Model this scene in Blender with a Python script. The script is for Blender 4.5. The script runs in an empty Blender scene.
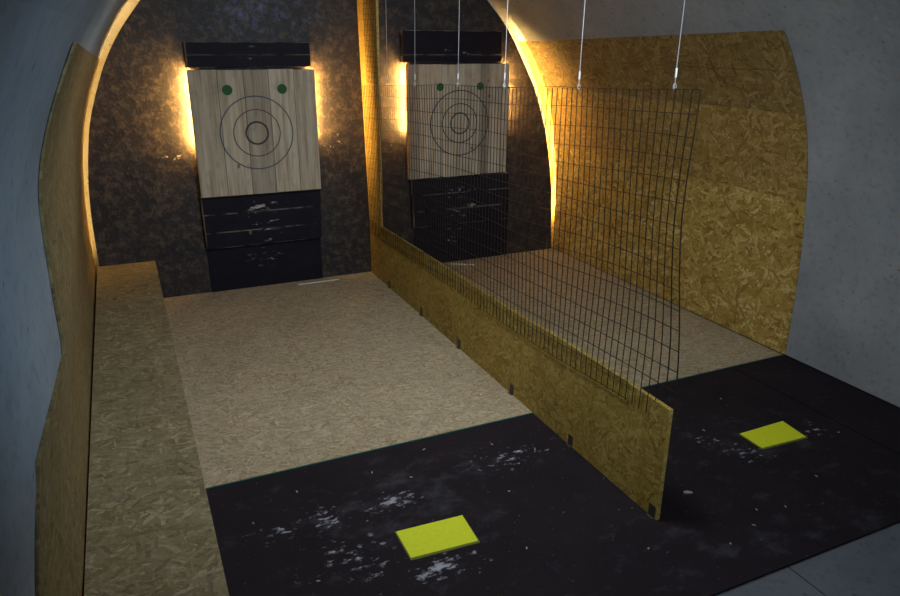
import bpy, bmesh, math, random
from mathutils import Vector, Matrix
import numpy as np

random.seed(7)
C = bpy.context.scene.collection
SC = bpy.context.scene

# ------------------------------------------------------------------ camera
F_PX, PITCH, YAW, ROLL, EYE = 706.44, 0.346796, 0.430192, 0.0053333, 2.35
fwd = Vector((math.sin(YAW)*math.cos(PITCH), math.cos(YAW)*math.cos(PITCH), -math.sin(PITCH)))
rt = Vector((math.cos(YAW), -math.sin(YAW), 0)); up = rt.cross(fwd)
rt2 = math.cos(ROLL)*rt + math.sin(ROLL)*up; up2 = -math.sin(ROLL)*rt + math.cos(ROLL)*up
cd = bpy.data.cameras.new('camera'); cam = bpy.data.objects.new('camera', cd); C.objects.link(cam)
m = Matrix((rt2, up2, -fwd)).transposed().to_4x4(); m.translation = (0, 0, EYE)
cam.matrix_world = m
cd.sensor_width = 36; cd.lens = F_PX/900*36; cd.clip_start = 0.02
SC.camera = cam

# ------------------------------------------------------------------ light
w = bpy.data.worlds.new('world'); SC.world = w; w.use_nodes = True
bg = w.node_tree.nodes['Background']; bg.inputs[0].default_value = (0.35, 0.55, 1.0, 1); bg.inputs[1].default_value = 0.08

def area(name, loc, target, sx, sy, power, col, spread=180):
    l = bpy.data.lights.new(name, 'AREA'); l.shape = 'RECTANGLE'; l.size = sx; l.size_y = sy
    l.energy = power; l.color = col; l.spread = math.radians(spread)
    o = bpy.data.objects.new(name, l); C.objects.link(o); o.location = loc
    o.rotation_euler = (Vector(target)-Vector(loc)).to_track_quat('-Z', 'Y').to_euler()
    return o
area('ceiling_lamp', (1.3, 3.3, 3.2), (2.0, 4.4, 0), 0.5, 1.2, 55, (0.88, 0.95, 1.0), 155)
area('hall_lamp', (2.2, -0.5, 2.9), (2.2, 6.5, 1.3), 0.9, 0.5, 34, (0.74, 0.87, 1.0), 110)
def spot(name, loc, target, deg, power, col):
    l = bpy.data.lights.new(name, 'SPOT'); l.energy = power; l.color = col; l.spot_size = math.radians(deg); l.spot_blend = 1.0; l.shadow_soft_size = 0.12
    o = bpy.data.objects.new(name, l); C.objects.link(o); o.location = loc
    o.rotation_euler = (Vector(target)-Vector(loc)).to_track_quat('-Z', 'Y').to_euler()
spot('added_wall_spot', (1.2, -0.4, 2.7), (-0.24, 2.6, 1.65), 38, 125, (0.36, 0.67, 1.0))  # unseen blue spot, added to brighten the left wall plaster

SC.view_settings.view_transform = 'Standard'; SC.view_settings.look = 'None'
SC.view_settings.gamma = 1.0; SC.view_settings.exposure = 0.0
SC.view_settings.use_curve_mapping = False
LED_COL = (1.0, 0.57, 0.15)
RIM_W, RIM_L, TARGET_W = 600.0, 0.13, 950.0

# ------------------------------------------------------------------ helpers
lin = lambda a, b, n: [a+(b-a)*k/n for k in range(n+1)]
class MB:
    def __init__(s): s.v = []; s.f = []; s.uv = []
    def face(s, pts, uvs=None):
        i = len(s.v); s.v += [tuple(p) for p in pts]; s.f.append(tuple(range(i, i+len(pts))))
        if uvs is None:
            a, b, c = Vector(pts[0]), Vector(pts[1]), Vector(pts[2])
            n = (b-a).cross(c-b); k = max(range(3), key=lambda j: abs(n[j]))
            ax = [(1, 2), (0, 2), (0, 1)][k]
            uvs = [(p[ax[0]], p[ax[1]]) for p in pts]
        s.uv.append(uvs); return s
    def box(s, x0, x1, y0, y1, z0, z1, uvfront=None):
        P = lambda i, j, k: ((x0, x1)[i], (y0, y1)[j], (z0, z1)[k])
        s.face([P(0,0,0), P(1,0,0), P(1,0,1), P(0,0,1)], uvfront)
        s.face([P(1,1,0), P(0,1,0), P(0,1,1), P(1,1,1)])
        s.face([P(0,1,0), P(0,0,0), P(0,0,1), P(0,1,1)])
        s.face([P(1,0,0), P(1,1,0), P(1,1,1), P(1,0,1)])
        s.face([P(0,0,1), P(1,0,1), P(1,1,1), P(0,1,1)])
        s.face([P(0,1,0), P(1,1,0), P(1,0,0), P(0,0,0)])
        return s
    def prism(s, poly, axis, a0, a1):
        """extrude a 2-D polygon along an axis"""
        def P(q, a):
            return (a, q[0], q[1]) if axis == 0 else ((q[0], a, q[1]) if axis == 1 else (q[0], q[1], a))
        s.face([P(q, a0) for q in poly], [tuple(q) for q in poly])
        s.face([P(q, a1) for q in reversed(poly)], [tuple(q) for q in reversed(poly)])
        n = len(poly)
        for i in range(n):
            q, r = poly[i], poly[(i+1) % n]
            s.face([P(q, a1), P(r, a1), P(r, a0), P(q, a0)])
        return s
    def tube(s, pts, r, n=5, caps=True):
        rings = []
        for i, p in enumerate(pts):
            p = Vector(p); a = Vector(pts[max(i-1, 0)]); b = Vector(pts[min(i+1, len(pts)-1)])
            d = (b-a).normalized(); u = d.orthogonal().normalized() if i == 0 else (rings[-1][1] - d*rings[-1][1].dot(d)).normalized()
            q = d.cross(u)
            rings.append(([p + r*(math.cos(2*math.pi*k/n)*u + math.sin(2*math.pi*k/n)*q) for k in range(n)], u))
        for i in range(len(rings)-1):
            A, B = rings[i][0], rings[i+1][0]
            for k in range(n):
                s.face([A[k], A[(k+1) % n], B[(k+1) % n], B[k]])
        if caps:
            s.face(list(reversed(rings[0][0]))); s.face(rings[-1][0])
        return s
    def build(s, name, mat, parent=None, origin=None, weld=False, bevel=0.0, smooth=False, label=None):
        if parent is not None: o0 = parent['_o'] if '_o' in parent else (0, 0, 0); origin = tuple(o0)
        origin = origin or (0, 0, 0)
        me = bpy.data.meshes.new(name)
        me.from_pydata([(v[0]-origin[0], v[1]-origin[1], v[2]-origin[2]) for v in s.v], [], s.f)
        ul = me.uv_layers.new(name='UVMap'); k = 0
        for uvs in s.uv:
            for q in uvs: ul.data[k].uv = q; k += 1
        if weld:
            bm = bmesh.new(); bm.from_mesh(me); bmesh.ops.remove_doubles(bm, verts=bm.verts, dist=1e-5)
            bmesh.ops.recalc_face_normals(bm, faces=bm.faces); bm.to_mesh(me); bm.free()
        me.materials.append(mat)
        o = bpy.data.objects.new(name, me); C.objects.link(o)
        if parent is not None: o.parent = parent
        else: o.location = origin
        if bevel:
            b = o.modifiers.new('bevel', 'BEVEL'); b.width = bevel; b.segments = 2; b.limit_method = 'ANGLE'
        if smooth:
            for q in me.polygons: q.use_smooth = True
        if label: o['label'] = label
        return o

def tag(o, label, cat, group=None):
    o['label'] = label; o['category'] = cat
    if group: o['group'] = group
    return o
ROOTS = []
def thing(name, label, cat, loc, group=None):
    o = bpy.data.objects.new(name, None); C.objects.link(o); o.location = loc
    o['_o'] = list(loc); ROOTS.append(o); o.empty_display_size = 0.1
    return tag(o, label, cat, group)
def struct(o):
    o['kind'] = 'structure'; return o

# ------------------------------------------------------------------ materials
class NT:
    def __init__(s, name):
        s.m = bpy.data.materials.new(name); s.m.use_nodes = True; s.t = s.m.node_tree; s.n = s.t.nodes
        s.b = s.n['Principled BSDF']
    def node(s, t, **kw):
        n = s.n.new(t)
        for k, v in kw.items(): setattr(n, k, v)
        return n
    def link(s, a, b): s.t.links.new(a, b)
    def put(s, sock, v):
        if isinstance(v, (int, float)): sock.default_value = v
        elif isinstance(v, tuple): sock.default_value = v
        else: s.link(v, sock)
    def math(s, op, a, b=None, clamp=False):
        n = s.node('ShaderNodeMath', operation=op, use_clamp=clamp); s.put(n.inputs[0], a)
        if b is not None: s.put(n.inputs[1], b)
        return n.outputs[0]
    def mapping(s, vec, loc=(0, 0, 0), rot=(0, 0, 0), scale=(1, 1, 1)):
        n = s.node('ShaderNodeMapping'); s.link(vec, n.inputs[0])
        n.inputs[1].default_value = loc; n.inputs[2].default_value = rot; n.inputs[3].default_value = scale
        return n.outputs[0]
    def noise(s, vec, scale, detail=3, rough=0.55):
        n = s.node('ShaderNodeTexNoise'); s.link(vec, n.inputs['Vector'])
        n.inputs['Scale'].default_value = scale; n.inputs['Detail'].default_value = detail; n.inputs['Roughness'].default_value = rough
        return n.outputs['Fac'], n.outputs['Color']
    def ramp(s, fac, stops, interp='LINEAR'):
        n = s.node('ShaderNodeValToRGB'); s.link(fac, n.inputs[0]); r = n.color_ramp; r.interpolation = interp
        while len(r.elements) < len(stops): r.elements.new(0.5)
        for e, (p, c) in zip(r.elements, stops):
            e.position = p; e.color = (c, c, c, 1) if isinstance(c, (int, float)) else (*c, 1)
        return n.outputs[0]
    def mix(s, fac, a, b, mode='MIX'):
        n = s.node('ShaderNodeMix', data_type='RGBA', blend_type=mode); s.put(n.inputs[0], fac)
        for i, v in ((6, a), (7, b)):
            if isinstance(v, tuple): n.inputs[i].default_value = (*v, 1) if len(v) == 3 else v
            else: s.link(v, n.inputs[i])
        return n.outputs[2]
    def uv(s): return s.node('ShaderNodeUVMap', uv_map='UVMap').outputs[0]
    def world(s): return s.node('ShaderNodeNewGeometry').outputs['Position']
    def bump(s, h, strength=0.3, dist=0.01):
        n = s.node('ShaderNodeBump'); n.inputs['Strength'].default_value = strength; n.inputs['Distance'].default_value = dist
        s.link(h, n.inputs['Height']); s.link(n.outputs[0], s.b.inputs['Normal'])
    def done(s, col, rough=0.7, spec=0.3):
        if isinstance(col, tuple): s.b.inputs['Base Color'].default_value = (*col, 1)
        else: s.link(col, s.b.inputs['Base Color'])
        s.put(s.b.inputs['Roughness'], rough); s.b.inputs['Specular IOR Level'].default_value = spec
        return s.m

def osb(name, stops, seed=0.0, size=1.0, wear=0.0, rough=0.65):
    """pressed strands: five layers of long cells, each layer turned its own way, the topmost cell wins"""
    t = NT(name); uv = t.uv()
    wob = t.noise(uv, 9.0, 2)[1]
    uvw = t.node('ShaderNodeVectorMath', operation='MULTIPLY_ADD'); t.link(wob, uvw.inputs[0])
    uvw.inputs[1].default_value = (0.05, 0.05, 0); t.link(uv, uvw.inputs[2]); uvw = uvw.outputs[0]
    best = tone = None
    for k, ang in enumerate((0.15, 0.9, 1.6, 2.3, 2.9, 0.5)):
        v = t.mapping(t.mapping(uvw, (seed+3.7*k, seed*0.7+1.9*k, 0), (0, 0, ang)), (0, 0, 0), (0, 0, 0), (13.0/size, 58.0/size, 1))
        vo = t.node('ShaderNodeTexVoronoi', voronoi_dimensions='2D'); t.link(v, vo.inputs['Vector']); vo.inputs['Scale'].default_value = 1.0
        sp = t.node('ShaderNodeSeparateColor'); t.link(vo.outputs['Color'], sp.inputs[0])
        pr, tn = sp.outputs[0], sp.outputs[1]
        if best is None: best, tone = pr, tn
        else:
            gt = t.math('GREATER_THAN', pr, best)
            mx = t.node('ShaderNodeMix', data_type='FLOAT'); t.link(gt, mx.inputs[0]); t.link(tone, mx.inputs[2]); t.link(tn, mx.inputs[3])
            tone = mx.outputs[0]; best = t.math('MAXIMUM', best, pr)
    fine = t.noise(t.mapping(uv, (seed, 0, 0), (0, 0, 0.3), (1, 1, 1)), 55, 3)[0]
    big = t.noise(uv, 1.3, 3)[0]
    tone = t.math('ADD', t.math('MULTIPLY', tone, 0.45), t.math('ADD', t.math('MULTIPLY', fine, 0.47), t.math('MULTIPLY', big, 0.30)))
    tone = t.math('SUBTRACT', tone, 0.11, True)
    col = t.ramp(tone, stops)
    if wear:
        grey = t.noise(t.mapping(uv, (2, 5, 0), (0, 0, 0), (1, 2.5, 1)), 3.0, 5, 0.65)[0]
        col = t.mix(t.math('MULTIPLY', t.ramp(grey, [(0.35, 0.0), (0.7, 1.0)]), wear), col, (0.25, 0.212, 0.145))
        chip = t.noise(uv, 95, 2, 0.7)[0]
        col = t.mix(t.math('MULTIPLY', t.ramp(chip, [(0.60, 0.0), (0.70, 1.0)]), wear), col, (0.45, 0.38, 0.28))
    t.bump(tone, 0.25, 0.004)
    return t.done(col, rough, 0.3)

OSB_WALL = osb('osb_golden', [(0.14, (0.07, 0.037, 0.008)), (0.36, (0.29, 0.18, 0.036)), (0.62, (0.42, 0.28, 0.068)), (0.88, (0.72, 0.58, 0.28))], 0.0, 1.35)
OSB_DARK = osb('osb_brown', [(0.10, (0.055, 0.032, 0.008)), (0.36, (0.165, 0.103, 0.030)), (0.62, (0.24, 0.157, 0.05)), (0.92, (0.42, 0.31, 0.14))], 11.0, 1.15)
OSB_MID = osb('osb_amber', [(0.10, (0.08, 0.045, 0.010)), (0.36, (0.23, 0.14, 0.033)), (0.62, (0.335, 0.215, 0.06)), (0.92, (0.53, 0.39, 0.16))], 17.0, 1.15)
OSB_LEFT = osb('osb_left_brown', [(0.10, (0.05, 0.03, 0.008)), (0.36, (0.15, 0.098, 0.036)), (0.62, (0.21, 0.145, 0.057)), (0.92, (0.34, 0.25, 0.11))], 71.0, 1.0)
OSB_DIV = osb('osb_olive', [(0.10, (0.08, 0.05, 0.008)), (0.36, (0.25, 0.167, 0.030)), (0.62, (0.34, 0.237, 0.052)), (0.92, (0.50, 0.39, 0.14))], 23.0, 0.95)
OSB_BENCH = osb('osb_bench', [(0.10, (0.04, 0.028, 0.011)), (0.36, (0.12, 0.092, 0.042)), (0.62, (0.175, 0.137, 0.066)), (0.92, (0.40, 0.33, 0.20))], 31.0, 1.0, 0.25)
OSB_FLOOR = osb('osb_worn', [(0.08, (0.08, 0.052, 0.026)), (0.36, (0.25, 0.188, 0.108)), (0.62, (0.34, 0.268, 0.165)), (0.92, (0.52, 0.43, 0.29))], 47.0, 0.8, 0.4, 0.8)

def concrete(name, base, dark, seed):
    t = NT(name); p = t.mapping(t.world(), (seed, seed, 0))
    a = t.noise(p, 1.6, 5, 0.6)[0]; b = t.noise(p, 22, 4, 0.65)[0]
    col = t.mix(t.ramp(a, [(0.3, 0.0), (0.7, 1.0)]), dark, base)
    col = t.mix(t.math('MULTIPLY', t.ramp(b, [(0.30, 1.0), (0.48, 0.0)]), 0.35), col, tuple(c*0.5 for c in dark))
    pits = t.node('ShaderNodeTexVoronoi'); t.link(p, pits.inputs['Vector']); pits.inputs['Scale'].default_value = 9
    hole = t.ramp(pits.outputs['Distance'], [(0.05, 1.0), (0.12, 0.0)])
    col = t.mix(t.math('MULTIPLY', hole, 0.5), col, tuple(c*0.3 for c in dark))
    t.bump(t.math('ADD', t.math('MULTIPLY', a, 0.6), t.math('MULTIPLY', b, 0.4)), 0.35, 0.02)
    return t.done(col, 0.85, 0.2)
CONC = concrete('plaster_grey', (0.31, 0.32, 0.325), (0.22, 0.228, 0.235), 0)
SLAB = concrete('floor_slab', (0.11, 0.116, 0.13), (0.08, 0.085, 0.096), 4)

def scuff_sheen_mask(t, p, spots, thr=(0.47, 0.60), stretch=(15, 27, 27)):
    nz = t.noise(t.mapping(p, (1, 3, 0), (0, 0, 0.2), stretch), 1.0, 5, 0.7)[0]
    tot = None
    for (c, r, k) in spots:
        v = t.node('ShaderNodeVectorMath', operation='SUBTRACT'); t.link(p, v.inputs[0]); v.inputs[1].default_value = c
        d = t.node('ShaderNodeVectorMath', operation='MULTIPLY'); t.link(v.outputs[0], d.inputs[0]); d.inputs[1].default_value = tuple(1/x for x in r)
        l = t.node('ShaderNodeVectorMath', operation='LENGTH'); t.link(d.outputs[0], l.inputs[0])
        q = t.math('MULTIPLY', t.ramp(l.outputs['Value'], [(0.0, 1.0), (1.0, 0.0)]), k)
        tot = q if tot is None else t.math('MAXIMUM', tot, q)
    mask = t.math('ADD', nz, t.math('MULTIPLY', t.math('SUBTRACT', tot, 1.0), 0.22))
    return t.ramp(mask, [(thr[0], 0.0), (thr[1], 1.0)])

def rubber():
    t = NT('rubber_mat_black'); p = t.world()
    a = t.noise(p, 2.2, 4, 0.6)[0]; b = t.noise(p, 120, 2)[0]
    col = t.mix(a, (0.007, 0.0048, 0.0065), (0.019, 0.0135, 0.0165))
    dust = scuff_sheen_mask(t, p, [((1.15, 3.05, 0), (0.75, 0.5, 1), 0.75), ((3.45, 2.75, 0), (0.6, 0.42, 1), 0.7), ((2.6, 2.0, 0), (1.6, .5, 1), 0.35)], (0.36, 0.75), (5, 7, 7))
    col = t.mix(t.math('MULTIPLY', dust, 0.55), col, (0.085, 0.085, 0.10))
    sc = scuff_sheen_mask(t, p, [((1.12, 2.50, 0), (0.34, 0.15, 1), 1.12), ((1.08, 3.07, 0), (0.30, 0.16, 1), 0.98), ((0.70, 3.08, 0), (0.16, 0.26, 1), 1.0),
                       ((0.45, 3.08, 0), (0.26, 0.14, 1), 0.93), ((0.75, 2.72, 0), (0.4, 0.3, 1), 0.82), ((3.25, 2.66, 0), (0.32, 0.18, 1), 0.85),
                       ((3.83, 2.66, 0), (0.2, 0.15, 1), 0.85), ((3.1, 2.86, 0), (0.2, 0.15, 1), 0.8), ((1.9, 3.2, 0), (0.5, 0.25, 1), 0.75)])
    col = t.mix(t.math('MULTIPLY', sc, 0.85), col, (0.36, 0.36, 0.40))
    fleck = t.noise(p, 85, 2, 0.4)[0]
    col = t.mix(t.math('MULTIPLY', t.ramp(fleck, [(0.75, 0.0), (0.79, 1.0)]), 0.5), col, (0.30, 0.27, 0.25))
    t.bump(b, 0.2, 0.003)
    return t.done(col, 0.8, 0.12)
RUBBER = rubber()

def panelmat():
    t = NT('backstop_black_brown'); p = t.world()
    a = t.noise(p, 3.0, 5, 0.65)[0]; b = t.noise(p, 17, 4, 0.7)[0]
    col = t.mix(t.ramp(a, [(0.3, 0.0), (0.7, 1.0)]), (0.011, 0.009, 0.0105), (0.026, 0.0205, 0.020))
    col = t.mix(t.math('MULTIPLY', t.ramp(b, [(0.47, 0.0), (0.66, 1.0)]), 0.5), col, (0.125, 0.090, 0.056))
    col = t.mix(t.math('MULTIPLY', t.ramp(b, [(0.30, 1.0), (0.42, 0.0)]), 0.7), col, (0.010, 0.008, 0.009))
    blue = scuff_sheen_mask(t, p, [((1.25, 7.03, 2.62), (0.85, 1, 0.36), 1.15)], (0.42, 0.68), (14, 14, 14))  # bluish reflected sheen near the top, painted into the panel colour
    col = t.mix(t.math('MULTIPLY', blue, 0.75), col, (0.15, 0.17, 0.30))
    chips = scuff_sheen_mask(t, p, [((1.2, 7.03, 0.25), (0.8, 1, 0.45), 0.98), ((3.25, 7.03, 0.3), (0.7, 1, 0.45), 0.98), ((0.40, 7.03, 1.36), (0.3, 1, 0.22), 1.0),
                          ((1.95, 7.03, 1.38), (0.25, 1, 0.3), 0.95), ((2.5, 7.03, 1.3), (0.2, 1, 0.3), 0.75)], (0.555, 0.60), (17, 17, 24))
    col = t.mix(t.math('MULTIPLY', chips, 0.8), col, (0.42, 0.36, 0.28))
    t.bump(b, 0.5, 0.01)
    return t.done(col, 0.55, 0.35)
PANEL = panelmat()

def backing(cx, seed):
    t = NT('black_painted_plank'); p = t.world(); uv = t.uv()
    a = t.noise(p, 6, 4, 0.65)[0]
    col = t.mix(a, (0.005, 0.004, 0.007), (0.016, 0.013, 0.021))
    sp = t.node('ShaderNodeSeparateXYZ'); t.link(uv, sp.inputs[0])
    e = t.math('ABSOLUTE', t.math('SUBTRACT', sp.outputs[1], 0.5))
    edge = t.ramp(e, [(0.474, 0.0), (0.495, 1.0)])
    en = t.noise(t.mapping(p, (seed, 0, 0), (0, 0, 0), (5, 5, 3)), 1.0, 3, 0.6)[0]
    col = t.mix(t.math('MULTIPLY', edge, t.ramp(en, [(0.42, 0.0), (0.56, 0.9)])), col, (0.28, 0.23, 0.18))
    lft = t.ramp(sp.outputs[0], [(0.006, 1.0), (0.014, 0.0)])
    col = t.mix(t.math('MULTIPLY', lft, t.ramp(en, [(0.35, 0.0), (0.55, 0.7)])), col, (0.20, 0.14, 0.09))
    sc = scuff_sheen_mask(t, p, [((cx, 6.97, 0.82), (0.42, 1, 0.14), 1.06), ((cx+.05, 6.97, 0.62), (0.40, 1, 0.20), 1.0), ((cx, 6.97, 0.30), (0.35, 1, 0.28), 0.86),
                       ((cx, 6.97, 2.25), (0.5, 1, 0.12), 0.8)], (0.51, 0.59), (9, 9, 30))
    col = t.mix(t.math('MULTIPLY', sc, 0.9), col, (0.42, 0.38, 0.33))
    t.bump(a, 0.4, 0.01)
    return t.done(col, 0.6, 0.12)

def plank(name, seed):
    t = NT(name); uv = t.uv()           # u carries the plank's own tone, v the height; world x makes the grain
    p = t.world()
    g = t.noise(t.mapping(p, (seed, 0, 0), (0, 0, 0), (26, 26, 1.3)), 1.0, 5, 0.65)[0]
    g2 = t.noise(t.mapping(p, (seed, 2, 0), (0, 0, 0), (90, 90, 3)), 1.0, 3, 0.6)[0]
    d = t.noise(t.mapping(p, (seed, 7, 0), (0, 0, 0), (9, 9, 6)), 1.0, 4, 0.6)[0]
    col = t.ramp(g, [(0.28, (0.24, 0.185, 0.12)), (0.5, (0.42, 0.345, 0.245)), (0.72, (0.53, 0.46, 0.345))])
    col = t.mix(t.math('MULTIPLY', t.ramp(g2, [(0.28, 1.0), (0.42, 0.0)]), 0.5), col, (0.19, 0.15, 0.11))
    col = t.mix(t.math('MULTIPLY', t.ramp(d, [(0.30, 1.0), (0.45, 0.0)]), 0.35), col, (0.16, 0.14, 0.12))
    vo = t.node('ShaderNodeTexVoronoi'); t.link(t.mapping(p, (seed, 0, seed), (0, 0, 0), (4.5, 1, 3.2)), vo.inputs['Vector']); vo.inputs['Scale'].default_value = 1
    col = t.mix(t.ramp(vo.outputs['Distance'], [(0.055, 0.75), (0.085, 0.0)]), col, (0.10, 0.06, 0.04))
    sp = t.node('ShaderNodeSeparateXYZ'); t.link(uv, sp.inputs[0])
    tone = t.node('ShaderNodeCombineColor')
    for i in range(3): t.link(sp.outputs[0], tone.inputs[i])
    col = t.mix(1.0, col, tone.outputs[0], 'MULTIPLY')
    t.bump(g2, 0.25, 0.004)
    return t.done(col, 0.7, 0.25)

def plain(name, col, rough=0.6, metal=0.0, var=0.25, scale=30):
    t = NT(name); n = t.noise(t.world(), scale, 3)[0]
    c = t.mix(n, tuple(x*(1-var) for x in col), tuple(min(1, x*(1+var)) for x in col))
    t.b.inputs['Metallic'].default_value = metal
    return t.done(c, rough, 0.35)
def emit(name, col, strength):
    m_ = bpy.data.materials.new(name); m_.use_nodes = True; b = m_.node_tree.nodes['Principled BSDF']
    b.inputs['Base Color'].default_value = (0.6, 0.5, 0.35, 1)
    b.inputs['Emission Color'].default_value = (*col, 1); b.inputs['Emission Strength'].default_value = strength
    return m_
YELLOW = plain('yellow_rubber', (0.56, 0.60, 0.012), 0.6, 0, 0.12, 40)
YEDGE = plain('yellow_plate_edge', (0.10, 0.11, 0.02), 0.7)
STEEL = plain('dark_steel', (0.06, 0.05, 0.04), 0.5, 0.3)
GALV = plain('galvanised_wire', (0.62, 0.62, 0.66), 0.45, 0.3)
MESHW = plain('mesh_wire', (0.030, 0.022, 0.015), 0.5, 0.4)
TEAL = plain('teal_edging', (0.006, 0.050, 0.042), 0.6)
GREEN = plain('green_dot', (0.012, 0.085, 0.020), 0.7)
BLUEINK = plain('blue_grey_ink', (0.07, 0.08, 0.105), 0.8, 0, 0.4, 60)
INK = plain('grey_ink', (0.045, 0.045, 0.052), 0.8, 0, 0.5, 60)
REDINK = plain('brown_ink', (0.12, 0.055, 0.045), 0.8, 0, 0.5, 60)
SPLINTER = plain('pale_split_wood', (0.62, 0.56, 0.46), 0.8)
CHIP = plain('pale_wood_chip', (0.27, 0.235, 0.19), 0.8)
FINWOOD = osb('osb_fin', [(0.10, (0.16, 0.09, 0.02)), (0.36, (0.40, 0.26, 0.06)), (0.62, (0.50, 0.35, 0.10)), (0.92, (0.62, 0.48, 0.2))], 63.0, 0.6)

# ------------------------------------------------------------------ vault
RX = [(0, 4.62), (.72, 4.60), (1.27, 4.54), (1.566, 4.486), (1.85, 4.395), (2.155, 4.243), (2.44, 4.047)]
LX = [(0, -.385), (.4, -.385), (.73, -.385), (.96, -.375), (1.19, -.355), (1.45, -.32), (1.7, -.265), (1.95, -.18), (2.2, -.07), (2.4, .03)]
PTS = [(x, z) for z, x in LX] + [(.25, 2.70), (.75, 3.08), (1.38, 3.35), (2.05, 3.44), (2.72, 3.33), (3.30, 3.07), (3.72, 2.79)] + [(x, z) for z, x in reversed(RX)]
def catmull(P, n=6):
    out = []
    for i in range(len(P)-1):
        a, b, c, d = P[max(i-1, 0)], P[i], P[i+1], P[min(i+2, len(P)-1)]
        for k in range(n):
            t = k/n
            out.append(tuple(0.5*(2*b[j] + (c[j]-a[j])*t + (2*a[j]-5*b[j]+4*c[j]-d[j])*t*t + (3*b[j]-a[j]-3*c[j]+d[j])*t**3) for j in (0, 1)))
    out.append(P[-1]); return out
PROF = catmull(PTS)
NL = 6*(len(LX)-1)                                    # end of the left flank, z = 2.4
NR = len(PROF)-1-6*(len(RX)-1)                        # start of the right flank, z = 2.44
_l = PROF[:NL+7]; _r = list(reversed(PROF[NR-6:]))
def XL0(z): return float(np.interp(z, [q[1] for q in _l], [q[0] for q in _l]))
def XR(z): return float(np.interp(z, [q[1] for q in _r], [q[0] for q in _r]))
NEAR = ([1.044, 1.4, 1.587, 1.748, 1.857, 1.962, 2.076, 2.188, 2.271, 2.352, 2.42], [-.322, -.255, -.255, -.249, -.249, -.236, -.201, -.159, -.118, -.074, -.038])
LSZ = [0, .4, .8] + NEAR[0]; LSD = [0, .015, .03] + [x-XL0(z) for z, x in zip(*NEAR)]
def lshift(z, Y):
    f = sum(float(np.interp(z+d, LSZ, LSD)) for d in (-.08, -.04, 0, .04, .08))/5*(7.03-max(Y, 2.4))/4.63 - 0.037*max(0, 2.4-Y)
    if Y < 1.7: f -= 0.06*(1.7-Y)**2
    return f
def XL(z, Y): return XL0(z) + lshift(z, Y)
def vault_pt(i, Y, off=0.0):
    x, z = PROF[i]
    a, b = PROF[max(i-1, 0)], PROF[min(i+1, len(PROF)-1)]
    t = Vector((b[0]-a[0], b[1]-a[1])).normalized(); n = Vector((-t.y, t.x))     # outward
    fade = 1.0 if i <= NL else max(0.0, 1-(i-NL)/18)
    zz = min(z, 2.4)
    return (x + n.x*off + lshift(zz, Y)*fade, Y, z + n.y*off)
YS = [-0.9, -0.4, 0, 0.4, 0.8, 1.2, 1.6, 2.0, 2.4, 3.2, 4.2, 5.2, 6.2, 7.2]
def vault(name, i0, i1):
    mb = MB(); I, O = .0085, .16
    for j in range(len(YS)-1):
        a, b = YS[j], YS[j+1]
        for i in range(i0, i1):
            mb.face([vault_pt(i, a, I), vault_pt(i+1, a, I), vault_pt(i+1, b, I), vault_pt(i, b, I)])
            mb.face([vault_pt(i, a, O), vault_pt(i, b, O), vault_pt(i+1, b, O), vault_pt(i+1, a, O)])
        for i in (i0, i1): mb.face([vault_pt(i, a, I), vault_pt(i, b, I), vault_pt(i, b, O), vault_pt(i, a, O)])
    for i in range(i0, i1):
        for a in (YS[0], YS[-1]): mb.face([vault_pt(i, a, I), vault_pt(i+1, a, I), vault_pt(i+1, a, O), vault_pt(i, a, O)])
    o = mb.build(name, CONC, weld=True, smooth=True)
    o.data.set_sharp_from_angle(angle=math.radians(40))
    return struct(o)
vault('wall_left', 0, NL)
vault('ceiling', NL, NR)
vault('wall_right', NR, len(PROF)-1)
mb = MB()
poly = [(vault_pt(i, 7.2, .14)[0], vault_pt(i, 7.2, .14)[2]) for i in range(len(PROF))]
mb.prism([(poly[0][0], -0.1)] + poly + [(poly[-1][0], -0.1)], 1, 7.2, 7.35)
struct(mb.build('wall_back', CONC, weld=True))
mb = MB()
mb.box(-1.2, 2.640, -0.9, 7.2, -0.12, -0.02); mb.box(2.648, 4.9, -0.9, 7.2, -0.12, -0.02); mb.box(-1.2, 4.9, -0.9, 7.2, -0.16, -0.1205)
struct(mb.build('floor', SLAB))

# ------------------------------------------------------------------ black backstop boards with light around the rim
YE = 7.032
GAPT = 0.085
PLZ = [0, .4, .732, .962, 1.186, 1.447, 1.702, 1.951, 2.196, 2.438, 2.679]
PLX = [-.335, -.347, -.347, -.338, -.318, -.279, -.224, -.136, -.030, .116, .306]
PRZ = [0, .4, .839, 1.191, 1.531, 1.861, 2.073, 2.36, 2.577, 2.766]
PRX = [4.576, 4.555, 4.522, 4.461, 4.374, 4.252, 4.139, 3.972, 3.811, 3.629]
mid = min(range(len(PROF)), key=lambda i: abs(PROF[i][0]-2.275) + (0 if PROF[i][1] > 3 else 99))
rimtop = [(vault_pt(i, YE, -GAPT)[0], vault_pt(i, YE, -GAPT)[2]) for i in range(len(PROF))]
Lp = list(zip(PLX, PLZ)); Lp = catmull(Lp, 4) + [q for q in rimtop if q[1] > 2.76 and q[0] < 2.282]
Rp = list(zip(PRX, PRZ)); Rp = catmull(Rp, 4) + [q for q in reversed(rimtop) if q[1] > 2.85 and q[0] > 2.29]
Lpoly = [(2.284, 0.0), (2.284, Lp[-1][1])] + list(reversed(Lp))
Rpoly = Rp + [(2.288, Rp[-1][1]), (2.288, 0.0)]
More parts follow.
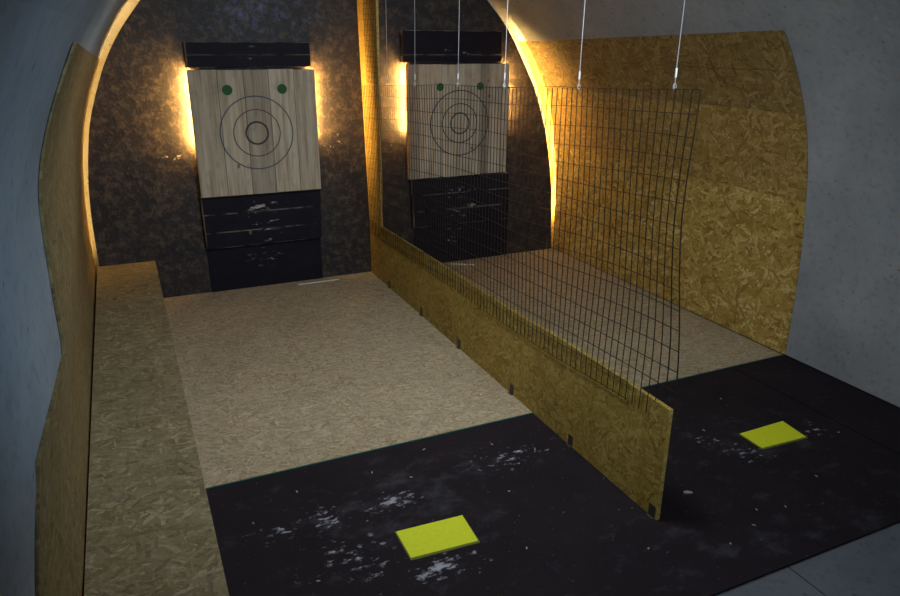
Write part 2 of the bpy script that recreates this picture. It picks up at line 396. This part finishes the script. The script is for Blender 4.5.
for nm, pl, lab, ox in (('left', Lpoly, 'black arched wooden backstop wall behind the target nearest the bench', 0.95), ('right', Rpoly, 'black arched wooden backstop wall behind the target seen through mesh', 3.45)):
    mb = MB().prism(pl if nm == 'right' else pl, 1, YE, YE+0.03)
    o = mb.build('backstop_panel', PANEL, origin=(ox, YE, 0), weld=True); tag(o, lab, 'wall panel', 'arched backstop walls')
def led_arc(path, lab, power):
    mb = MB(); c = Vector((2.1, 1.2)); sec = []
    for k, q in enumerate(path):
        a, b = Vector(path[max(k-1, 0)]), Vector(path[min(k+1, len(path)-1)])
        t_ = (b-a).normalized(); n = Vector((-t_.y, t_.x))
        if n.dot(c-Vector(q)) < 0: n = -n                     # inward
        o0, o1 = Vector(q)+n*.040, Vector(q)+n*.036
        sec.append([(o0.x, YE+.032, o0.y), (o0.x, YE+.046, o0.y), (o1.x, YE+.046, o1.y), (o1.x, YE+.032, o1.y)])
    for A, B in zip(sec[:-1], sec[1:]):
        for k in range(4): mb.face([A[k], A[(k+1) % 4], B[(k+1) % 4], B[k]])
    mb.face(sec[0]); mb.face(list(reversed(sec[-1])))
    q = path[len(path)//2]
    o = mb.build('led_strip', emit('warm_led', LED_COL, power), origin=(q[0], YE+.04, q[1]), weld=True)
    return tag(o, lab, 'light strip', 'light strips round the backstop rims')
led_arc([q for q in Lp if .42 <= q[1] <= 3.0 and q[0] < 1], 'warm glowing light strip curving up the arch above the bench', RIM_W*RIM_L)
led_arc([q for q in Rp if .40 <= q[1] <= 2.42 and q[0] > 3], 'warm glowing light strip curving down the arch beside golden boards', RIM_W)

# ------------------------------------------------------------------ OSB cladding
def cladding(xf, zs, ys, name, mat, label, group, side, topf=None):
    """a sheet bent to the vault: xf(z, y) surface; thickness outward"""
    mb = MB(); nz = len(zs); ny = len(ys); th = 0.008*side
    arc = [0.0]
    for a, b in zip(zs[:-1], zs[1:]): arc.append(arc[-1] + math.hypot(b-a, xf(b, 4)-xf(a, 4)))
    def Z(k, y): return zs[k] if topf is None else zs[0] + (zs[k]-zs[0])*(topf(y)-zs[0])/(zs[-1]-zs[0])
    def P(k, j, t): z = Z(k, ys[j]); return (xf(z, ys[j]) + t, ys[j], z)
    def U(k, j): return (ys[j], zs[0]+arc[k])
    for j in range(ny-1):
        for k in range(nz-1):
            for t in (0, th):
                mb.face([P(k, j, t), P(k, j+1, t), P(k+1, j+1, t), P(k+1, j, t)], [U(k, j), U(k, j+1), U(k+1, j+1), U(k+1, j)])
    for k in range(nz-1):
        for j in (0, ny-1): mb.face([P(k, j, 0), P(k+1, j, 0), P(k+1, j, th), P(k, j, th)], [U(k, j), U(k+1, j), (U(k+1, j)[0]+.008, U(k+1, j)[1]), (U(k, j)[0]+.008, U(k, j)[1])])
    for j in range(ny-1):
        for k in (0, nz-1): mb.face([P(k, j, 0), P(k, j+1, 0), P(k, j+1, th), P(k, j, th)], [U(k, j), U(k, j+1), U(k, j+1), U(k, j)])
    zc = zs[0]; yc = (ys[0]+ys[-1])/2
    o = mb.build(name, mat, origin=(xf(zc, yc), yc, zc), weld=True)
    for q in o.data.polygons: q.use_smooth = True
    o.data.set_sharp_from_angle(angle=math.radians(35)) if hasattr(o.data, 'set_sharp_from_angle') else None
    return tag(o, label, 'wall board', group)
yr = lin(3.60, 7.19, 9)
gR = 'boards on the right vault wall'
cladding(lambda z, y: XR(z), lin(0.0, 1.248, 8), yr, 'wall_board', OSB_WALL, 'tall golden strand board at the foot of the right vault wall', gR, 1)
cladding(lambda z, y: XR(z)-.002, lin(1.250, 1.578, 4), yr, 'wall_board', OSB_MID, 'golden strand board strip directly above the tall right wall board', gR, 1)
cladding(lambda z, y: XR(z)-.003, lin(1.580, 1.888, 4), yr, 'wall_board', OSB_MID, 'middle curved strand board strip of the right wall, level with bullseye', gR, 1)
cladding(lambda z, y: XR(z)-.004, lin(1.890, 2.178, 4), yr, 'wall_board', OSB_DARK, 'curved strand board strip second from the top of right wall', gR, 1)
cladding(lambda z, y: XR(z)-.005, lin(2.180, 2.40, 4), yr, 'wall_board', OSB_DARK, 'dark topmost strand board strip bordering grey plaster on right wall', gR, 1, lambda y: 2.365+0.0215*(7.03-y))
gL = 'boards on the left vault wall'
cladding(lambda z, y: XL(z, y), lin(0.0, 1.398, 10), lin(1.74, 7.19, 12), 'wall_board', OSB_LEFT, 'long low strand board along the left wall behind the bench', gL, -1)
cladding(lambda z, y: XL(z, y)+.001, lin(1.400, 2.30, 12), lin(2.40, 7.19, 12), 'wall_board', OSB_LEFT, 'curved upper strand board on left wall, with blue-grey plaster around', gL, -1, lambda y: 2.20+0.0315*(7.03-y))

# ------------------------------------------------------------------ lane floors and black mats
def floor_panel(x0, x1, y0, y1, lab):
    t = thing('floor_panel', lab, 'floor board', ((x0+x1)/2, (y0+y1)/2, 0), 'strand board lane floors')
    MB().box(x0, x1, y0+.012, y1, -0.02, 0.0).build('board', OSB_FLOOR, t)
    MB().box(x0, x1, y0, y0+.012, -0.02, -0.0005).build('front_edging', TEAL, t, label='thin teal edging strip')
    return t
YM = 3.602
floor_panel(0.145, 2.277, YM, 7.028, 'worn beige strand board floor of the lane beside the bench')
floor_panel(2.307, 4.606, YM, 7.028, 'worn beige strand board floor of the lane behind the mesh')
gm = 'black rubber floor mats'
def mat_piece(x0, x1, y0, y1, lab):
    o = MB().box(x0, x1, y0, y1, -0.02, -0.006).build('floor_mat', RUBBER, origin=((x0+x1)/2, (y0+y1)/2, 0), bevel=0.003)
    return tag(o, lab, 'floor mat', gm)
mat_piece(0.145, 4.060, 1.832, YM-.002, 'wide scuffed black rubber mat under both yellow standing plates')
mat_piece(4.074, 4.625, 1.832, YM-.002, 'narrow black rubber mat along the foot of right plaster wall')

def plate(c, lab):
    cx = sum(q[0] for q in c)/4; cy = sum(q[1] for q in c)/4
    t = thing('standing_plate', lab, 'floor marker', (cx, cy, -0.006), 'yellow standing plates')
    grow = [(cx+(x-cx)*1.0+(0.006 if x > cx else -0.006), cy+(y-cy)+(0.006 if y > cy else -0.012)) for x, y in c]
    MB().prism(grow, 2, -0.006, -0.002).build('backing_sheet', YEDGE, t, label='dark backing showing at the edges', weld=True)
    MB().prism(c, 2, -0.002, 0.002).build('top_sheet', YELLOW, t, weld=True)
plate([(1.000, 2.826), (0.998, 2.612), (1.352, 2.592), (1.366, 2.808)][::1], 'yellow rectangular standing plate on scuffed mat, nearest the bench')
plate([(3.350, 2.830), (3.345, 2.646), (3.705, 2.630), (3.733, 2.834)][::1], 'yellow rectangular standing plate on mat in the lane behind mesh')

# ------------------------------------------------------------------ bench
t = thing('bench', 'long low strand board bench along the left vault wall', 'bench', (-0.12, 4.2, 0))
MB().box(-0.364, 0.134, 1.0, 7.026, 0.367, 0.385).build('top_board', OSB_BENCH, t)
MB().box(0.112, 0.130, 1.0, 7.026, -0.02, 0.3665).build('front_board', OSB_BENCH, t)
MB().box(-0.36, 0.1115, 1.0, 1.018, -0.02, 0.3665).build('end_board', OSB_BENCH, t)
for y in (2.2, 3.4, 4.6, 5.8): MB().box(-0.36, 0.1115, y, y+.05, -0.02, 0.3665).build('support', OSB_BENCH, t)

# ------------------------------------------------------------------ divider
XD = 2.280
t = thing('lane_divider', 'long low strand board divider standing between the two lanes', 'divider', (XD, 4.7, 0))
top = [(2.36, .647), (3.0, .650), (3.4, .642), (3.87, .620), (4.4, .612), (5.2, .610), (6.7, .588), (7.026, .580)]
poly = [(2.36, -.0055), (YM-.001, -.0055), (YM-.001, -.02), (7.026, -.02)] + list(reversed(top))
MB().prism(poly, 0, XD, XD+.024).build('board', OSB_DIV, t, weld=True)
for y in (2.375, 3.14, 3.885, 4.76, 5.57, 6.42):
    zb = -0.0055 if y < YM else 0.0005
    mb = MB().box(XD-.004, XD-.0003, y, y+.045, zb, zb+.075); mb.box(XD-.018, XD-.004, y, y+.045, zb, zb+.004)
    mb.build('bracket', STEEL, t, label='small dark steel angle bracket', bevel=.001)

# fin of board standing on the divider against the backstop
t = thing('partition_board', 'tall glowing strand board upright between targets, above divider end', 'partition', (XD, 6.85, .582))
finx = lambda z: XD - .025*max(0, z-.582)
mb = MB()
fy = lambda z: 6.66 - .20*(z-.582)/2.2
for a, b in zip(lin(.582, 3.38, 8)[:-1], lin(.582, 3.38, 8)[1:]):
    A = [(finx(a), fy(a), a), (finx(a)+.022, fy(a), a), (finx(a)+.022, 7.028, a), (finx(a), 7.028, a)]
    B = [(finx(b), fy(b), b), (finx(b)+.022, fy(b), b), (finx(b)+.022, 7.028, b), (finx(b), 7.028, b)]
    for k in range(4): mb.face([A[k], A[(k+1) % 4], B[(k+1) % 4], B[k]])
    if a < .54: mb.face(A)
mb.face(B)
mb.build('board', FINWOOD, t, weld=True)

# ------------------------------------------------------------------ targets
def annulus(mb, cx, cz, y, r0, r1, n=72, dy=.0015):
    for k in range(n):
        a, b = 2*math.pi*k/n, 2*math.pi*(k+1)/n
        P = lambda r, t_, yy: (cx+r*math.cos(t_), yy, cz+r*math.sin(t_))
        mb.face([P(r0, a, y-dy), P(r1, a, y-dy), P(r1, b, y-dy), P(r0, b, y-dy)])
        mb.face([P(r1, a, y-dy), P(r1, a, y+.001), P(r1, b, y+.001), P(r1, b, y-dy)])
        if r0 > 0: mb.face([P(r0, b, y-dy), P(r0, b, y+.001), P(r0, a, y+.001), P(r0, a, y-dy)])
def disc(mb, cx, cz, y, r, n=32, dy=.002):
    ring = [(cx+r*math.cos(2*math.pi*k/n), cz+r*math.sin(2*math.pi*k/n)) for k in range(n)]
    mb.prism(ring, 1, y-dy, y+.001)
def target(cuts, tones, z0, z1, tilt, c, rings, dots, rd, seed, lab, blab, llabs, led, backx, backz):
    YF = 6.906
    x0, x1 = cuts[0], cuts[-1]
    t = thing('throwing_target', lab, 'target', ((x0+x1)/2, YF, z0), 'plank throwing targets')
    mt = plank('target_plank_wood', seed)
    for k in range(len(cuts)-1):
        a, b = cuts[k]+.002, cuts[k+1]-.002
        zz0 = z0 + tilt*(a-x0) + random.uniform(0, .006); zz1 = z1 - random.uniform(0, .008)
        yo = random.uniform(0, .006)
        mb = MB(); mb.box(a, b, YF+yo, YF+.055, zz0, zz1)
        mb.uv = [[(tones[k], q[1]) for q in u] for u in mb.uv]
        mb.build('plank', mt, t, bevel=.004)
    for (r, wd, mtl) in rings:
        mb = MB(); annulus(mb, c[0], c[1], YF-.0005, r-wd/2, r+wd/2); mb.build('ring', mtl, t)
    for d in dots:
        mb = MB(); disc(mb, d[0], d[1], YF-.0005, rd); mb.build('dot', GREEN, t, label='round dark green spot')
    b = thing('target_backing', blab, 'backing board', ((x0+x1)/2, 6.99, backz[0]), 'black boards behind the targets')
    mb_m = backing(c[0], seed); z = backz[0]
    for (za, zb, xa, xb) in backx:
        mb = MB(); mb.box(xa, xb, 6.966 if za > .43 else 7.015, 7.031, za, zb, [(0, 0), (1, 0), (1, 1), (0, 1)] if za > .43 else [(.5, .5)]*4); mb.build('plank', mb_m, b, bevel=.003)
    for (sx, za, zb, lb) in led:
        x = sx
        mb = MB().box(x-.006, x+.006, 6.964, 6.974, za, zb)
        o = mb.build('led_strip', emit('warm_led', LED_COL, TARGET_W), origin=(x, 6.984, za))
        tag(o, lb, 'light strip', 'light strips behind the targets')
RL = [(.334, .010, BLUEINK), (.214, .009, REDINK), (.101, .017, INK)]
target([.605, .855, 1.085, 1.31, 1.545, 1.748], [.94, 1.02, .74, 1.06, .92], .970, 2.112, -.001, (1.168, 1.543), RL, [(.934, 1.936), (1.430, 1.936)], .045, 3.0,
       'pale plank throwing target nearest the bench, in the unscreened lane', 'black scarred planks behind the target nearest the bench', None,
       [(.622, 1.43, 2.10, 'warm light strip behind left edge of the target nearest bench'), (1.722, 1.47, 2.10, 'warm light strip behind right edge of the target nearest bench')],
       [(.0, .445, .612, 1.738), (.455, .605, .604, 1.742), (.61, .785, .602, 1.745), (.79, .958, .60, 1.752), (1.0, 2.10, .636, 1.706), (2.13, 2.235, .612, 1.728), (2.24, 2.345, .612, 1.728)], (.02, 2.345))
target([2.690, 2.815, 3.065, 3.25, 3.52, 3.60, 3.852], [.66, 1.0, 1.06, .95, .66, .98], .992, 2.146, .004, (3.272, 1.551),
       [(.333, .010, INK), (.200, .010, INK), (.106, .014, INK)], [(3.046, 1.922), (3.506, 1.922)], .040, 9.0,
       'grey plank throwing target seen behind the wire mesh', 'black scarred planks behind the target seen through mesh', None,
       [(2.708, 1.47, 2.12, 'warm light strip behind left edge of the target behind mesh'), (3.838, 1.58, 2.12, 'warm light strip behind right edge of the target behind mesh')],
       [(.0, .445, 2.785, 3.945), (.45, .62, 2.755, 3.93), (.63, .80, 2.745, 3.92), (.805, .975, 2.735, 3.91), (1.0, 2.13, 2.722, 3.822), (2.165, 2.225, 2.655, 3.78), (2.235, 2.465, 2.655, 3.78)], (.02, 2.465))

# ------------------------------------------------------------------ wire mesh and its hangers
ztop_k = [(2.36, 2.17), (2.56, 2.165), (3.28, 2.126), (3.82, 2.10), (4.9, 2.055), (6.03, 2.0), (6.95, 1.945)]
zbot_k = [(2.36, .565), (2.9, .54), (3.3, .52), (3.82, .50), (4.8, .48), (7.0, .45)]
ztop = lambda y: float(np.interp(y, [q[0] for q in ztop_k], [q[1] for q in ztop_k]))
zbot = lambda y: float(np.interp(y, [q[0] for q in zbot_k], [q[1] for q in zbot_k]))
def xm(y, z):
    k = min(max((z-zdiv(y)-.02)/.5, 0), 1)
    wav = .014*math.sin(2.3*y+1.7*z)*k + .008*math.sin(5.1*y-2.1*z+1)*k
    edge = max(0.0, 1-(y-2.36)/.45)
    back = min(max((y-5.4)/1.0, 0), 1)
    return XD-.012 + wav*(1-back) - back*.025*max(0, z-.582) + edge*k*.02*math.sin(3.0*z)
zdiv = lambda y: float(np.interp(y, [q[0] for q in top], [q[1] for q in top]))
mb = MB(); n = 0; y = 2.40
yedge = lambda z: float(np.interp(z, [.6, .78, 1.0, 1.2, 1.4, 1.6, 1.8, 2.1], [2.325, 2.320, 2.335, 2.36, 2.39, 2.412, 2.418, 2.415])) - 2.40
R = .0026
ysw = []
while y < 6.96: ysw.append(y); y += .05
for i, y in enumerate(ysw):
    a, b = zbot(y), ztop(y)
    a = max(a, (.78, .72, .66)[i]) if i < 3 else a
    m_ = 10; yy = lambda z: y + .006*math.sin(3*z+y*2) + yedge(z)*math.exp(-i/5)
    mb.tube([(xm(y, a+(b-a)*k/m_), yy(a+(b-a)*k/m_), a+(b-a)*k/m_) for k in range(m_+1)], R*(1.25 if i < 2 else 1), 4, False)
k = 0
while True:
    pts = []
    ye = 2.40 + yedge(2.17-k*.1)
    for y in [ye] + lin(2.47, 6.955, 46):
        z = ztop(y) - k*.1 + .006*math.sin(4*y+k)
        if z >= zbot(y)-.01 and not (y < 2.6 and z < .70): pts.append((xm(y, z)-.003, y, z))
    if len(pts) < 4: break
    mb.tube(pts, R*.85, 4, False); k += 1
tag(mb.build('wire_mesh', MESHW, origin=(XD-.012, 4.7, .5)), 'long sagging wire mesh screen hanging above the lane divider', 'wire mesh')
mb = MB()
for y in lin(6.46, 6.78, 7): mb.tube([(finx(z)-.012, y+.03*(3.4-z)/1.4, z) for z in lin(1.98, 3.38, 6)], .0021, 4, False)
for z in lin(1.99, 3.37, 30): mb.tube([(finx(z)-.014, 6.455+.03*(3.4-z)/1.4, z), (finx(z)-.014, 6.79+.03*(3.4-z)/1.4, z+.008)], .0021, 4, False)
tag(mb.build('wire_mesh', MESHW, origin=(XD-.012, 6.73, 1.98)), 'narrow wire mesh strip fixed over the glowing upright board', 'wire mesh')

hang = [(2.56, 'hanging steel wire nearest the camera, at mesh front corner'), (3.29, 'second hanging steel wire from the mesh front corner'),
        (4.125, 'third hanging steel wire from front, passing the right edge of far target'), (4.86, 'hanging steel wire above the middle of the target behind mesh'),
        (5.63, 'hanging steel wire above left part of the target behind mesh'), (6.25, 'hanging steel wire farthest back, closest to glowing upright board')]
for y, lab in hang:
    zt = ztop(y); x0 = xm(y, zt)
    t = thing('hanging_wire', lab, 'wire', (x0, y, zt), 'wires holding up the mesh')
    zc = 3.435
    MB().tube([(x0, y, zt-.01), (x0+.004, y+.006, zt+.08), (x0+.006, y, zt+.5), (x0+.004, y-.004, zt+.9), (x0, y, zc)], .0017, 5).build('strand', GALV, t)
    MB().tube([(x0+.002, y+.003, zt+.045), (x0+.005, y+.006, zt+.085)], .005, 8).build('clamp', GALV, t, label='small steel wire clamp')
    mb = MB(); mb.tube([(x0+.009*math.cos(a), y, zt+.006+.014*math.sin(a)) for a in lin(0, 2*math.pi, 12)], .0016, 5, False); mb.build('loop', GALV, t)
# ------------------------------------------------------------------ chips of wood
def chip_mesh(l, w_, h):
    mb = MB(); x = [(-l/2, -w_*.3), (-l*.2, -w_/2), (l/2, -w_*.15), (l*.42, w_*.35), (-l*.05, w_/2), (-l*.46, w_*.2)]
    mb.prism(x, 2, 0, h); return mb
protos = []
for l, w_, h in ((.05, .026, .006), (.020, .009, .003), (.014, .010, .003)):
    mb = chip_mesh(l, w_, h); o = mb.build('wood_chip', CHIP, weld=True); protos.append(o)
tag(protos[0], 'largest pale wood chip on the mat right of divider front corner', 'wood chip', 'wood chips on the black mats')
protos[0].location = (2.605, 2.48, -.0057); protos[0].rotation_euler = (0, 0, -.6)
spots = [(1.432, 3.493), (1.889, 3.12), (2.056, 3.214), (1.841, 3.374), (1.061, 3.387), (3.216, 3.56), (3.175, 2.965), (2.836, 2.21), (3.0, 2.165), (3.955, 2.589),
         (2.72, 2.12), (2.50, 2.06), (.62, 3.38), (.35, 3.2), (.55, 2.65), (.42, 2.35), (1.55, 2.45), (1.7, 2.9), (2.9, 3.3), (3.6, 3.25), (1.25, 3.25), (.95, 2.35), (3.4, 2.3), (2.1, 2.2)]
for k, (x, y) in enumerate(spots):
    pr = protos[1 + k % 2]
    o = pr if k < 2 else pr.copy()
    if k >= 2: C.objects.link(o)
    o.location = (x, y, -.0057); o.rotation_euler = (0, 0, random.uniform(0, 3))
    tag(o, 'tiny pale wood chip lying on a black rubber mat', 'wood chip', 'wood chips on the black mats')
mb = MB(); mb.prism([(-.21, -.006), (-.05, -.012), (.2, -.004), (.22, .005), (-.02, .006), (-.18, .002)], 2, 0, .008)
o = mb.build('wood_splinter', SPLINTER, weld=True); o.location = (1.66, 6.90, .0003); o.rotation_euler = (0, 0, -.02)
tag(o, 'long pale wood splinter on lane floor below the target nearest bench', 'wood splinter', 'splinters below the targets')
mb = MB(); mb.prism([(-.13, -.008), (.12, -.012), (.14, .004), (-.1, .010)], 2, 0, .010)
o = mb.build('wood_splinter', SPLINTER, weld=True); o.location = (3.30, 6.86, .0003); o.rotation_euler = (0, 0, -.55)
tag(o, 'pale wood splinter on floor below the target behind mesh', 'wood splinter', 'splinters below the targets')
for o in ROOTS: del o['_o']
